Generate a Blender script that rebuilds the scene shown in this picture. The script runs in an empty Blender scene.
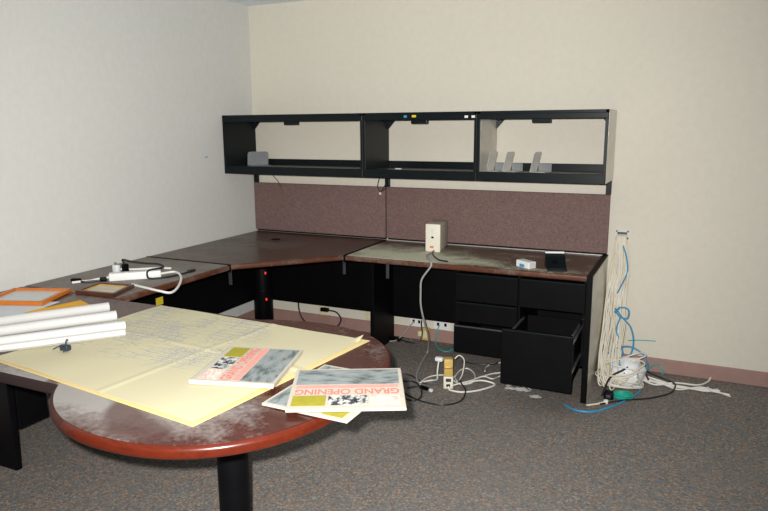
import bpy, bmesh, math, random
from mathutils import Vector, Matrix, noise
random.seed(7)
C = bpy.context.scene.collection
PI = math.pi
H = 0.737            # worktop height
W = 2.727            # length of the run along the back wall

# ------------------------------------------------------------------ helpers
def rnd(a, b): return random.uniform(a, b)

def tag(o, label=None, cat=None, group=None, kind=None):
    if label: o['label'] = label
    if cat: o['category'] = cat
    if group: o['group'] = group
    if kind: o['kind'] = kind
    return o

def thing(name, loc, label, cat, group=None):
    o = bpy.data.objects.new(name, None)
    o.empty_display_size = 0.05
    C.objects.link(o)
    o.location = loc
    return tag(o, label, cat, group)

def origin_of(o):
    v = Vector((0, 0, 0))
    while o is not None:
        v += o.location
        o = o.parent
    return v

def obj(name, bm, mats, parent=None, smooth=False, local=False, origin=None):
    """one mesh object; the verts of bm are in world coordinates unless local"""
    if parent is not None and not local:
        off = origin_of(parent)
    elif origin is not None:
        off = Vector(origin)
    else:
        off = Vector((0, 0, 0))
    if off.length: bmesh.ops.translate(bm, verts=bm.verts, vec=-off)
    me = bpy.data.meshes.new(name)
    bmesh.ops.recalc_face_normals(bm, faces=bm.faces)
    if smooth:
        for f in bm.faces: f.smooth = True
        for e in bm.edges:
            if len(e.link_faces) == 2 and e.calc_face_angle(0) > math.radians(38): e.smooth = False
    bm.to_mesh(me); bm.free()
    for m in (mats if isinstance(mats, (list, tuple)) else [mats]): me.materials.append(m)
    o = bpy.data.objects.new(name, me)
    C.objects.link(o)
    if parent is not None: o.parent = parent
    elif origin is not None: o.location = origin
    return o

def BM(): return bmesh.new()

def join(bm, b2):
    me = bpy.data.meshes.new('tmp'); b2.to_mesh(me); b2.free()
    bm.from_mesh(me); bpy.data.meshes.remove(me)
    return bm

def box(x0, x1, y0, y1, z0, z1, bev=0.0, seg=2, bm=None, mi=0):
    b = bmesh.new()
    bmesh.ops.create_cube(b, size=1)
    bmesh.ops.scale(b, verts=b.verts, vec=(x1-x0, y1-y0, z1-z0))
    bmesh.ops.translate(b, verts=b.verts, vec=((x0+x1)/2, (y0+y1)/2, (z0+z1)/2))
    if bev: bmesh.ops.bevel(b, geom=list(b.edges), offset=bev, segments=seg, affect='EDGES', profile=0.5)
    for f in b.faces: f.material_index = mi
    return b if bm is None else join(bm, b)

def prism(poly, z0, z1, bev=0.0, seg=3, bm=None):
    b = bmesh.new()
    lo = [b.verts.new((x, y, z0)) for x, y in poly]
    hi = [b.verts.new((x, y, z1)) for x, y in poly]
    n = len(poly)
    b.faces.new(lo[::-1]); b.faces.new(hi)
    for i in range(n): b.faces.new((lo[i], lo[(i+1) % n], hi[(i+1) % n], hi[i]))
    bmesh.ops.recalc_face_normals(b, faces=b.faces)
    if bev:
        ed = [e for e in b.edges if abs(e.verts[0].co.z-e.verts[1].co.z) < 1e-6]
        bmesh.ops.bevel(b, geom=ed, offset=bev, segments=seg, affect='EDGES', profile=0.5)
    return b if bm is None else join(bm, b)

def cyl(c, r, z0, z1, seg=32, bev=0.0, bm=None, r2=None):
    b = bmesh.new()
    bmesh.ops.create_cone(b, cap_ends=True, segments=seg, radius1=r, radius2=r if r2 is None else r2, depth=z1-z0)
    bmesh.ops.translate(b, verts=b.verts, vec=(c[0], c[1], (z0+z1)/2))
    if bev:
        ed = [e for e in b.edges if abs(e.verts[0].co.z-e.verts[1].co.z) < 1e-6]
        bmesh.ops.bevel(b, geom=ed, offset=bev, segments=2, affect='EDGES', profile=0.5)
    return b if bm is None else join(bm, b)

def spline(pts, sub=8):
    P = [Vector(p) for p in pts]
    if len(P) < 3: return P
    P = [P[0]*2-P[1]] + P + [P[-1]*2-P[-2]]
    out = []
    for i in range(1, len(P)-2):
        a, b, c, d = P[i-1:i+3]
        for k in range(sub):
            t = k/sub
            out.append(0.5*((2*b)+(c-a)*t+(2*a-5*b+4*c-d)*t*t+(3*b-a-3*c+d)*t**3))
    out.append(P[-2])
    return out

def tube(pts, r, seg=8, sub=8, bm=None, smooth_path=True, zmin=None):
    P = spline(pts, sub) if smooth_path else [Vector(p) for p in pts]
    if zmin is not None:
        for p in P: p.z = max(p.z, zmin)
    b = bmesh.new()
    T = []
    for i in range(len(P)):
        t = P[min(i+1, len(P)-1)] - P[max(i-1, 0)]
        T.append(t.normalized() if t.length > 1e-9 else Vector((0, 0, 1)))
    n = T[0].orthogonal().normalized()
    rings = []
    for i, p in enumerate(P):
        n = (n - T[i]*n.dot(T[i]))
        n = n.normalized() if n.length > 1e-6 else T[i].orthogonal().normalized()
        q = T[i].cross(n)
        rings.append([b.verts.new(p + (n*math.cos(2*PI*k/seg)+q*math.sin(2*PI*k/seg))*r) for k in range(seg)])
    for a, c in zip(rings, rings[1:]):
        for k in range(seg): b.faces.new((a[k], a[(k+1) % seg], c[(k+1) % seg], c[k]))
    b.faces.new(rings[0][::-1]); b.faces.new(rings[-1])
    return b if bm is None else join(bm, b)

def rot(bm, ang, axis='Z', piv=(0, 0, 0)):
    bmesh.ops.rotate(bm, verts=bm.verts, cent=piv, matrix=Matrix.Rotation(ang, 3, axis))
    return bm

# ------------------------------------------------------------------ materials
class NT:
    def __init__(s, name):
        s.m = bpy.data.materials.new(name); s.m.use_nodes = True
        s.t = s.m.node_tree; s.t.nodes.clear()
        s.out = s.n('ShaderNodeOutputMaterial'); s.b = s.n('ShaderNodeBsdfPrincipled')
        s.l(s.b.outputs[0], s.out.inputs[0])
    def n(s, t, **k):
        o = s.t.nodes.new(t)
        for a, v in k.items(): setattr(o, a, v)
        return o
    def l(s, a, b): s.t.links.new(a, b)
    def set(s, node, **k):
        for a, v in k.items(): node.inputs[a.replace('_', ' ')].default_value = v
        return node
    def coord(s, scale=(1, 1, 1), loc=(0, 0, 0)):
        if not hasattr(s, 'tc'): s.tc = s.n('ShaderNodeTexCoord')
        mp = s.n('ShaderNodeMapping'); mp.inputs['Scale'].default_value = scale; mp.inputs['Location'].default_value = loc
        s.l(s.tc.outputs['Object'], mp.inputs[0]); return mp.outputs[0]
    def noise(s, scale, detail=2, rough=.5, vec=None, dist=0):
        o = s.n('ShaderNodeTexNoise'); s.set(o, Scale=scale, Detail=detail, Roughness=rough, Distortion=dist)
        s.l(vec if vec is not None else s.coord(), o.inputs['Vector']); return o.outputs['Fac']
    def math(s, op, a, b=None, clamp=False):
        o = s.n('ShaderNodeMath', operation=op, use_clamp=clamp)
        for i, v in enumerate((a, b)):
            if v is None: continue
            if isinstance(v, (int, float)): o.inputs[i].default_value = v
            else: s.l(v, o.inputs[i])
        return o.outputs[0]
    def remap(s, v, a, b, c=0., d=1.):
        o = s.n('ShaderNodeMapRange'); o.inputs[1].default_value = a; o.inputs[2].default_value = b
        o.inputs[3].default_value = c; o.inputs[4].default_value = d
        s.l(v, o.inputs[0]); return o.outputs[0]
    def mix(s, f, a, b):
        o = s.n('ShaderNodeMix', data_type='RGBA')
        for i, v in ((0, f), (6, a), (7, b)):
            if isinstance(v, (int, float)): o.inputs[i].default_value = v
            elif isinstance(v, tuple): o.inputs[i].default_value = (*v, 1) if len(v) == 3 else v
            else: s.l(v, o.inputs[i])
        return o.outputs[2]
    def ramp(s, f, stops):
        o = s.n('ShaderNodeValToRGB'); e = o.color_ramp.elements
        while len(e) < len(stops): e.new(.5)
        for el, (p, c) in zip(e, stops): el.position = p; el.color = (*c, 1)
        s.l(f, o.inputs[0]); return o.outputs[0]
    def color(s, c):
        if isinstance(c, tuple): s.b.inputs['Base Color'].default_value = (*c, 1)
        else: s.l(c, s.b.inputs['Base Color'])
    def rough(s, r):
        if isinstance(r, (int, float)): s.b.inputs['Roughness'].default_value = r
        else: s.l(r, s.b.inputs['Roughness'])
    def bump(s, h, strength=.2, dist=.002):
        o = s.n('ShaderNodeBump'); s.set(o, Strength=strength, Distance=dist)
        s.l(h, o.inputs['Height']); s.l(o.outputs[0], s.b.inputs['Normal'])
    def spec(s, v): s.b.inputs['Specular IOR Level'].default_value = v

def plain(name, col, rough=.5, spec=.5, var=.06, scale=30, metal=0, bump=0):
    s = NT(name)
    n = s.noise(scale, 3)
    s.color(s.mix(n, tuple(max(0, c*(1-var*2)) for c in col), tuple(min(1, c*(1+var*2)) for c in col)))
    s.rough(rough); s.spec(spec); s.b.inputs['Metallic'].default_value = metal
    if bump: s.bump(s.noise(scale*4, 2), bump)
    return s.m

def wall_mat(name, col):
    s = NT(name)
    big = s.noise(1.3, 4); fine = s.noise(160, 2)
    weave = s.n('ShaderNodeTexWave', bands_direction='Z'); s.set(weave, Scale=60, Distortion=4, Detail=3)
    s.l(s.coord(), weave.inputs[0])
    weave2 = s.n('ShaderNodeTexWave', bands_direction='X'); s.set(weave2, Scale=40, Distortion=6, Detail=3)
    s.l(s.coord((1, 1, .3)), weave2.inputs[0])
    patch = s.noise(24, 3)
    v = s.math('ADD', s.math('MULTIPLY', fine, .35), s.math('ADD', s.math('MULTIPLY', weave.outputs[1], .2), s.math('ADD', s.math('MULTIPLY', weave2.outputs[1], .15), s.math('MULTIPLY', patch, .5))))
    a = tuple(c*.86 for c in col); b = tuple(min(1, c*1.07) for c in col)
    c1 = s.mix(v, a, b)
    c2 = s.mix(s.remap(big, .45, .75, 0, .18), c1, tuple(c*.86 for c in col))
    s.color(c2); s.rough(.85); s.spec(.2)
    s.bump(v, .15, .002)
    return s.m

def carpet_mat():
    s = NT('carpet')
    vor = s.n('ShaderNodeTexVoronoi'); s.set(vor, Scale=130, Randomness=1); s.l(s.coord(), vor.inputs['Vector'])
    sep = s.n('ShaderNodeSeparateColor'); s.l(vor.outputs['Color'], sep.inputs[0])
    base = s.ramp(sep.outputs[0], [(0, (.12, .11, .115)), (.22, (.19, .17, .15)), (.45, (.21, .205, .20)), (.62, (.14, .205, .24)), (.78, (.37, .22, .125)), (1, (.36, .33, .29))])
    clump = s.noise(60, 3); big = s.noise(2.2, 4)
    base = s.mix(s.remap(clump, .32, .68, .35, 0), base, (.11, .105, .10))
    base = s.mix(s.remap(big, .42, .7, 0, .25), base, (.22, .195, .175))
    s.color(base); s.rough(.95); s.spec(.1)
    s.bump(s.math('ADD', vor.outputs['Distance'], s.math('MULTIPLY', clump, .4)), .5, .004)
    return s.m

def wood_mat(name, base, dark, dust=None, blobs=(), gen=.1, rough=.33, dust_col=(.33, .31, .27), swipes=False, grit=.75):
    """laminate with a film of grey dust; blobs = (x, y, rx, ry, strength) patches of dust in object space"""
    s = NT(name)
    g = s.noise(5, 5, .6, s.coord((1, 7, 7)), 1.2)
    g2 = s.noise(40, 4, .6, s.coord((1, 6, 6)))
    col = s.mix(s.remap(s.math('ADD', s.math('MULTIPLY', g, .7), s.math('MULTIPLY', g2, .3)), .3, .7), dark, base)
    n1 = s.noise(7, 8, .68); n2 = s.noise(60, 5, .7); n3 = s.noise(2.3, 4, .6)
    fld = gen
    if not hasattr(s, 'tc'): s.coord()
    xyz = s.n('ShaderNodeSeparateXYZ'); s.l(s.tc.outputs['Object'], xyz.inputs[0])
    for (cx, cy, rx, ry, st) in blobs:
        dx = s.math('MULTIPLY', s.math('SUBTRACT', xyz.outputs[0], cx), 1/rx)
        dy = s.math('MULTIPLY', s.math('SUBTRACT', xyz.outputs[1], cy), 1/ry)
        d = s.math('SQRT', s.math('ADD', s.math('MULTIPLY', dx, dx), s.math('MULTIPLY', dy, dy)))
        f = s.math('MULTIPLY', s.math('SUBTRACT', 1, d, True), st)
        fld = s.math('ADD', fld, f)
    m = s.math('ADD', s.math('MULTIPLY', s.remap(n1, .3, .7, -.35, .35), 1), s.math('ADD', s.math('MULTIPLY', s.remap(n2, .3, .7, -.25, .25), 1), s.remap(n3, .35, .65, -.15, .15)))
    mask = s.math('ADD', s.math('MULTIPLY', m, grit), fld, True)
    if swipes:
        wv = s.n('ShaderNodeTexWave', bands_direction='DIAGONAL'); s.set(wv, Scale=1.3, Distortion=9, Detail=3, Detail_Scale=1.2)
        s.l(s.coord((1, .55, 1)), wv.inputs[0])
        mask = s.math('MULTIPLY', mask, s.remap(wv.outputs[1], .05, .3, .25, 1))
    col = s.mix(s.math('MULTIPLY', mask, .85), col, dust_col)
    s.color(col)
    s.rough(s.remap(mask, 0, .8, rough, .85)); s.spec(.5)
    return s.m

M = {}
M['wall_left'] = wall_mat('wallcovering_left', (.675, .672, .635))  # left wall tinted greyer than the back wall
M['wall_back'] = wall_mat('wallcovering_beige', (.70, .66, .565))
M['carpet'] = carpet_mat()
M['ceiling'] = plain('ceiling_tile', (.80, .88, .98), .9, .2, .04, 60)
M['base'] = plain('mauve_vinyl', (.34, .21, .18), .55, .4, .08, 12)
M['black'] = plain('black_laminate', (.0025, .0026, .0034), .48, .11, .25, 8)
M['blackmetal'] = plain('black_enamel', (.005, .008, .0095), .36, .2, .2, 20)
M['darktray'] = plain('charcoal_tray', (.035, .044, .05), .38, .5, .25, 9)
M['edge_grey'] = plain('grey_metal', (.055, .06, .068), .4, .5, .2, 20, .3)
M['steel'] = plain('steel', (.45, .46, .47), .3, .5, .1, 60, .9)
M['fabric'] = None
M['alu'] = plain('aluminium_trim', (.55, .54, .5), .4, .5, .1, 60, .5)
M['white'] = plain('white_plastic', (.80, .80, .78), .4, .5, .03)
M['cream'] = plain('cream_plastic', (.78, .74, .62), .45, .5, .04)
M['ivory'] = plain('ivory_plastic', (.70, .62, .36), .45, .5, .06)
M['paper'] = plain('white_paper', (.57, .565, .55), .8, .2, .03, 8)
M['paper2'] = plain('pale_grey_paper', (.66, .68, .70), .8, .2, .04, 14)
M['orange'] = plain('orange_wood', (.56, .15, .010), .35, .5, .1, 25)
M['manila'] = plain('manila_paper', (.78, .40, .025), .7, .3, .06, 10)
M['redwood'] = plain('reddish_frame_wood', (.075, .026, .015), .35, .5, .3, 30)
M['gold'] = plain('gilt_edge', (.55, .36, .10), .4, .5, .1, 30, .4)
M['mat_beige'] = plain('beige_mat', (.62, .55, .42), .7, .3, .1, 20)
M['cable_white'] = plain('white_cable', (.76, .74, .69), .5, .4, .05, 20)
M['cable_cream'] = plain('cream_cable', (.74, .68, .54), .5, .4, .07, 20)
M['cable_blue'] = plain('blue_cable', (.03, .27, .50), .45, .5, .1, 20)
M['cable_teal'] = plain('teal_cable', (.03, .38, .36), .45, .5, .1, 20)
M['cable_black'] = plain('black_cable', (.012, .013, .016), .45, .5, .1, 20)
M['cable_grey'] = plain('grey_cable', (.34, .34, .32), .5, .4, .08, 20)
M['green'] = plain('green_cable', (.01, .36, .26), .45, .5, .1, 20)
M['yellow'] = plain('yellow_paper', (.75, .60, .03), .7, .3, .05, 20)
M['brassy'] = plain('yellow_plastic', (.60, .41, .12), .4, .5, .1, 40)
M['redprint'] = plain('red_print', (.80, .20, .17), .8, .2, .05, 40)
M['pink'] = plain('pink_print', (.80, .33, .28), .8, .2, .08, 60)
M['blueprint_dot'] = plain('blue_print', (.05, .3, .55), .7, .3, .05)
M['pane'] = plain('framed_sheet', (.58, .62, .63), .25, .5, .04, 10)
M['grey_plate'] = plain('grey_bookend_metal', (.62, .60, .55), .45, .5, .08, 18)
M['dull_plate'] = plain('dull_bookend_metal', (.22, .235, .24), .4, .5, .1, 18)
M['film'] = plain('white_plastic_film', (.76, .78, .80), .35, .5, .06, 30, 0, .3)
M['wall_sheen'] = plain('wall_sheen_laminate', (.56, .52, .44), .22, .8, .16, 7)  # pale base colour paints the wall's reflection on glossy black panel sides
M['olive_print'] = plain('olive_print', (.34, .30, .035), .8, .2, .1, 40)

def fabric_mat():
    s = NT('mauve_fabric')
    a = s.noise(220, 2); b = s.noise(28, 4)
    v = s.n('ShaderNodeTexVoronoi'); s.set(v, Scale=150); s.l(s.coord(), v.inputs['Vector'])
    sep = s.n('ShaderNodeSeparateColor'); s.l(v.outputs['Color'], sep.inputs[0])
    c = s.ramp(sep.outputs[0], [(0, (.155, .096, .086)), (.45, (.195, .125, .112)), (.8, (.22, .142, .132)), (1, (.26, .16, .135))])
    c = s.mix(s.remap(b, .35, .65, 0, .35), c, (.155, .11, .12))
    s.color(c); s.rough(.95); s.spec(.15); s.bump(a, .4, .002)
    return s.m
M['fabric'] = fabric_mat()

def lamp_mat(name, col, st):
    s = NT(name); s.color(col); s.b.inputs['Emission Color'].default_value = (*col, 1); s.b.inputs['Emission Strength'].default_value = st
    return s.m
M['led'] = lamp_mat('red_indicator', (.9, .03, .02), .8)

def blueprint_mat(name, base, marks):
    s = NT(name)
    n = s.noise(3, 5)
    col = s.mix(n, tuple(c*.93 for c in base), tuple(min(1, c*1.05) for c in base))
    if marks:
        # thin drafting lines: walls of a plan, dimension strings, notes
        wob = s.n('ShaderNodeVectorMath', operation='ADD')
        wn = s.n('ShaderNodeTexVoronoi'); s.set(wn, Scale=7); s.l(s.coord(), wn.inputs['Vector'])
        sc_ = s.n('ShaderNodeVectorMath', operation='SCALE'); sc_.inputs['Scale'].default_value = .22
        s.l(wn.outputs['Color'], sc_.inputs[0]); s.l(s.coord(), wob.inputs[0]); s.l(sc_.outputs[0], wob.inputs[1])
        br = s.n('ShaderNodeTexBrick'); s.set(br, Scale=11, Mortar_Size=.03, Mortar_Smooth=.6, Brick_Width=.9, Row_Height=.4)
        br.offset = .37; br.squash = 1.6
        s.l(wob.outputs[0], br.inputs['Vector'])
        br2 = s.n('ShaderNodeTexBrick'); s.set(br2, Scale=30, Mortar_Size=.05, Mortar_Smooth=.6, Brick_Width=.7, Row_Height=.55)
        br2.offset = .2; br2.squash = .7
        s.l(wob.outputs[0], br2.inputs['Vector'])
        txt = s.noise(130, 2, .5, s.coord((.5, 1.6, 1)))
        area = s.noise(4.2, 3, .6)
        xyz = s.n('ShaderNodeSeparateXYZ'); s.l(s.tc.outputs['Object'], xyz.inputs[0])
        ex = s.remap(s.math('ABSOLUTE', s.math('SUBTRACT', xyz.outputs[0], -.16)), .30, .44, 1, 0)
        ey = s.remap(s.math('ABSOLUTE', s.math('SUBTRACT', xyz.outputs[1], .12)), .26, .36, 1, 0)
        env = s.math('MULTIPLY', ex, ey)
        m1 = s.math('MULTIPLY', br.outputs['Fac'], s.remap(area, .42, .5))
        m2 = s.math('MULTIPLY', br2.outputs['Fac'], s.remap(area, .5, .58))
        m3 = s.math('MULTIPLY', s.remap(txt, .56, .64), s.remap(s.noise(11, 3), .5, .58))
        m = s.math('MULTIPLY', s.math('MAXIMUM', m1, s.math('MAXIMUM', m2, m3)), env)
        col = s.mix(s.math('MULTIPLY', m, .8), col, (.27, .30, .40))
    s.color(col); s.rough(.8); s.spec(.2)
    return s.m
M['blueprint'] = blueprint_mat('drawing_paper', (.61, .56, .375), True)
M['tracing'] = blueprint_mat('yellow_paper_sheet', (.76, .61, .29), False)
M['newsprint'] = plain('newsprint', (.50, .465, .385), .85, .2, .04, 30)

def photo_mat(name, stops, scale, stretch=(1, 2.4, 1)):
    s = NT(name)
    n = s.noise(scale, 5, .65, s.coord(stretch))
    s.color(s.ramp(n, stops)); s.rough(.8); s.spec(.2); return s.m
M['aerial'] = photo_mat('aerial_print', [(.30, (.055, .07, .06)), (.41, (.15, .175, .17)), (.50, (.25, .28, .285)), (.72, (.33, .345, .335))], 12, (1, 2.6, 1))
M['bwphoto'] = photo_mat('dark_print', [(.36, (.02, .022, .03)), (.48, (.07, .075, .10)), (.53, (.5, .5, .46)), (.7, (.72, .69, .6))], 45, (1, 1, 1))
M['smalltext'] = photo_mat('pink_text_print', [(.40, (.74, .36, .32)), (.52, (.78, .60, .52)), (.6, (.78, .74, .63))], 90, (.5, 2.5, 1))

wood_base = (.090, .044, .026); wood_dark = (.05, .026, .016)
def desk_top_mat(name, **k): return wood_mat(name, wood_base, wood_dark, **k)
M['edge_wood'] = wood_mat('mahogany_edge', (.118, .016, .005), (.065, .009, .004), gen=-.12, rough=.28, blobs=[(.0, -.50, .66, .5, 1.7), (-.8, -.45, .9, .3, 1.4), (1.10, .1, .3, .5, .5)], dust_col=(.007, .005, .005))
M['edge_dusty'] = wood_mat('worn_mahogany_edge', (.12, .034, .013), (.06, .02, .011), gen=.06, rough=.4)

# ------------------------------------------------------------------ the room
def struct(name, bm, m):
    return tag(obj(name, bm, m), kind='structure')
CEIL = 2.468
struct('floor', box(-.12, 6.2, -6.0, .12, -.1, 0), M['carpet'])
struct('ceiling', box(-.12, 6.2, -6.0, .12, CEIL, CEIL+.1), M['ceiling'])
struct('wall_left', box(-.12, 0, -6.0, .12, 0, CEIL), M['wall_left'])
struct('wall_back', box(0, 6.2, 0, .12, 0, CEIL), M['wall_back'])
struct('baseboard_back', box(0.012, 6.2, -.012, 0, 0, .093, .003), M['base'])
struct('baseboard_left', box(0, .012, -6.0, -.0, 0, .093, .003), M['base'])

# ------------------------------------------------------------------ corner desk
XC, YC, D, D2, T = 1.166, -1.22, .676, .672, .036
def slab(name_mat, poly, root, edge_mat, bev=.009):
    """worktop: a wooden edge band round a thin laminate top"""
    obj('edge_band', prism(poly, H-T, H-.0015, bev), edge_mat, root, True)
    c = Vector((sum(p[0] for p in poly)/len(poly), sum(p[1] for p in poly)/len(poly)))
    return c

def inset(poly, d):
    n = len(poly); out = []
    A = sum(poly[i][0]*poly[(i+1) % n][1]-poly[(i+1) % n][0]*poly[i][1] for i in range(n))
    sg = 1 if A > 0 else -1
    for i in range(n):
        a, b, c = Vector(poly[i-1]), Vector(poly[i]), Vector(poly[(i+1) % n])
        e1 = (b-a).normalized(); e2 = (c-b).normalized()
        n1 = Vector((-e1.y, e1.x))*sg; n2 = Vector((-e2.y, e2.x))*sg
        k = (n1+n2); k = k/max(.3, k.dot(n1)*1.0) if k.length > 1e-6 else n1
        out.append(tuple(b+k*d))
    return out

def worktop(root, poly, top_mat, edge_mat):
    obj('edge_band', prism(poly, H-T, H-.002, .010, 4), edge_mat, root, True)
    return obj('worktop', prism(inset(poly, .010), H-.012, H), top_mat, root)

cd = thing('corner_desk', (.4, -.4, 0), 'dark brown corner desk unit with angled front edge below the fabric panels', 'desk')
M['top_corner'] = desk_top_mat('corner_laminate', gen=.02, blobs=[(.15, -.12, .75, .22, .22), (-.3, -.55, .4, .3, .1)], rough=.30)
poly = [(0.004, -.004), (XC-.0065, -.004), (XC-.0065, -D), (D2, YC+.0065), (0.004, YC+.0065)]
worktop(cd, poly, M['top_corner'], M['edge_dusty'])
# post in the corner with two red lights
post = obj('corner_post', cyl((.135, -.15), .075, 0, H-T, 40, .004), M['black'], cd, True)
for z in (.435, .222):
    b = BM(); bmesh.ops.create_uvsphere(b, u_segments=12, v_segments=8, radius=.009)
    bmesh.ops.scale(b, verts=b.verts, vec=(1, .6, 1.3))
    bmesh.ops.translate(b, verts=b.verts, vec=(.197, -.196, z))
    tag(obj('indicator_light', b, M['led'], post, True), 'red indicator light')
obj('post_collar', cyl((.135, -.15), .079, .28, .295, 40, .003), M['black'], post, True)
obj('post_foot', cyl((.135, -.15), .084, 0, .016, 40, .004), M['edge_grey'], post, True)
obj('modesty_panel', box(.17, XC-.004, -.10, -.082, .195, H-T, .003), M['black'], cd)
obj('modesty_panel', box(.082, .10, YC+.004, -.17, .215, H-T, .003), M['black'], cd)
def bracket(root, x, y, along='x'):
    b = box(x-.010, x+.010, y, y+.012, H-T-.10, H-T, .002)
    box(x-.018, x+.018, y, y+.05, H-T-.006, H-T, .001, bm=b)
    obj('support_bracket', b, M['edge_grey'], root)
bracket(cd, XC-.02, -D+.03)
bracket(cd, .642, YC+.03)
b = box(XC-.006, XC+.006, -D-.002, -.004, H-T-.012, H+.0012, .001); obj('joint_strip', b, M['black'], cd)
b = box(.004, D2+.002, YC-.006, YC+.006, H-T-.012, H+.0012, .001); obj('joint_strip', b, M['black'], cd)

# ------------------------------------------------------------------ right-hand desk run
rd = thing('credenza_desk', (1.94, -.33, 0), 'long dusty brown desk along the back wall, under the two longer fabric-panel end', 'desk')
rd['label'] = 'long dusty brown straight desk with black end panel, right of the corner desk'
M['top_right'] = desk_top_mat('dusty_laminate', gen=-.05, grit=1.15, dust_col=(.70, .70, .52),
    blobs=[(-.55, -.15, .85, .40, 1.25), (-.10, -.24, .65, .16, .8), (.25, .10, .9, .12, .2), (.45, -.3, .4, .06, .55)], rough=.32)
worktop(rd, [(XC+.0065, -.004), (W-.032, -.004), (W-.032, -D), (XC+.0065, -D)], M['top_right'], M['edge_dusty'])
ep = obj('end_panel', box(W-.028, W, -D-.030, -.006, 0, H+.004, .003), M['wall_sheen'], rd)  # black panel; its pale colour stands in for the mirrored wall
obj('edge_strip', box(W-.031, W+.0008, -D-.034, -D-.008, 0.001, H+.005, .003), M['black'], ep)
obj('inner_face', box(W-.0305, W-.0275, -D, -.006, 0.001, H-.04), M['black'], ep)
obj('top_strip', box(W-.031, W+.0006, -D-.028, -.006, H-.004, H+.006, .002), M['black'], ep)
obj('leg_panel', box(1.222, 1.25, -.42, -.075, 0, H-T, .003), M['black'], rd)
obj('modesty_panel', box(1.252, 1.90, -.10, -.082, .185, H-T, .003), M['black'], rd)
bracket(rd, 1.46, -D+.03)
obj('aluminium_strip', box(1.175, W-.034, -.045, -.036, H, H+.007, .002), M['alu'], rd)

# drawer pedestal
dp = thing('drawer_pedestal', (2.30, -.35, .165), 'black double drawer pedestal hung under the right desk, one file drawer pulled out', 'drawer cabinet')
Z0, Z1 = .172, H-T-.001
b = box(1.905, 1.925, -.60, -.08, Z0, Z1, .002)
box(2.290, 2.310, -.60, -.08, Z0, Z1, .002, bm=b)
box(2.668, 2.686, -.60, -.08, Z0, Z1, .002, bm=b)
box(1.905, 2.686, -.098, -.08, Z0, Z1, .002, bm=b)
box(1.905, 2.686, -.60, -.08, Z1-.018, Z1, .002, bm=b)
box(1.905, 2.686, -.60, -.08, Z0, Z0+.012, .002, bm=b)
obj('case', b, M['black'], dp)
def drawer(x0, x1, z0, z1, pull, name='drawer', side=.0):
    yf = -.622-pull
    fr = obj(name, box(x0, x1, yf, yf+.02, z0, z1, .004), M['black'], dp)
    if pull > .2:
        xi0, xi1, zt = x0+.022, x1-.022, z1-.055
        b = box(xi0, xi0+.012, yf+.02, yf+.50, z0+.015, z1-.05, .001)
        box(xi1-.012, xi1, yf+.02, yf+.50, z0+.015, z1-.05, .001, bm=b)
        box(xi0, xi1, yf+.488, yf+.50, z0+.015, z1-.05, .001, bm=b)
        box(xi0, xi1, yf+.02, yf+.50, z0+.012, z0+.02, .001, bm=b)
        obj('drawer_box', b, M['black'], fr)
        for xs, sgn in ((xi0, -1), (xi1, 1)):
            for z in (z1-.055, z0+.09):
                r = obj('slide_rail', box(min(xs, xs+sgn*.012), max(xs, xs+sgn*.012), yf+.025, yf+.47, z-.014, z, .002), M['steel'], fr)
        for xs in (xi0, xi1-.012):
            obj('side_rail', box(xs, xs+.012, yf+.03, yf+.40, z1-.05, z1-.040, .002), M['steel'], fr)
        obj('hanging_rail', box(xi0, xi1, yf+.022, yf+.032, z1-.05, z1-.035, .002), M['edge_grey'], fr)
    # the finger lip along the top of the front
    obj('finger_lip', box(x0+.004, x1-.004, yf-.004, yf+.012, z1-.012, z1-.001, .003), M['edge_grey'] if .01 < pull < .1 else M['blackmetal'], fr)  # greyer lip on the ajar drawer paints its flash-lit top edge
    return fr
drawer(1.908, 2.296, .502, .676, 0)
drawer(1.908, 2.296, .368, .496, 0)
drawer(1.908, 2.296, .176, .352, .018)
drawer(2.304, 2.684, .502, .676, 0)
fd = drawer(2.304, 2.684, .165, .478, .378, 'file_drawer')
fd['label'] = 'open black file drawer'

# ------------------------------------------------------------------ left return
lr = thing('return_desk', (.34, -1.65, 0), 'dusty dark desk section along the left wall between corner desk and rounded table', 'desk')
M['top_left'] = desk_top_mat('return_laminate', gen=.38, dust_col=(.40, .385, .35), blobs=[(.1, .1, .5, .7, .3)], rough=.4)
worktop(lr, [(.004, YC-.0065), (D2, YC-.0065), (D2, -2.105), (.004, -2.105)], M['top_left'], M['edge_dusty'])
obj('modesty_panel', box(.082, .10, -2.09, YC-.004, .215, H-T, .003), M['black'], lr)
tag(obj('panel_tab', box(.1002, .1022, -1.268, -1.206, .426, .476), M['yellow'], None, origin=(.101, -1.237, .426)), 'small yellow square note on the black panel below the left desk', 'note')

# ------------------------------------------------------------------ rounded peninsula table
PCX, PCY, PR = 1.78, -2.605, .578
YF, YB = -3.008, -2.108
pt = thing('peninsula_table', (1.2, -2.55, 0), 'dark reddish desk with a big round end, carrying drawings and newspapers', 'table')
poly = [(.004, YB), (.004, YF)]
def rim(a):
    c_, s_ = math.cos(a), math.sin(a); e = 2/2.3 if c_ > 0 else 2/2.05
    return (1.79+(.512 if c_ > 0 else .55)*math.copysign(abs(c_)**e, c_), -2.63+.588*math.copysign(abs(s_)**e, s_))
arc = []
for i in range(721):
    q = rim(PI*1.0+2*PI*i/720)
    arc.append(q)
i0 = next(i for i, q in enumerate(arc) if q[1] <= YF); i1 = max(i for i, q in enumerate(arc) if q[1] >= YB)
arc = arc[i0:i1:5]+[arc[i1]]
poly = [(.004, YB), (.004, YF)] + arc
M['top_round'] = wood_mat('round_laminate', (.085, .020, .014), (.045, .012, .009), grit=1.15, gen=-.20, dust_col=(.36, .345, .325), swipes=True,
    blobs=[(.38, -.44, .62, .30, 1.9), (-.4, -.42, .9, .18, 1.0), (-.9, .25, .7, .5, .8), (.98, .34, .16, .22, .5)], rough=.27)
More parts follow.
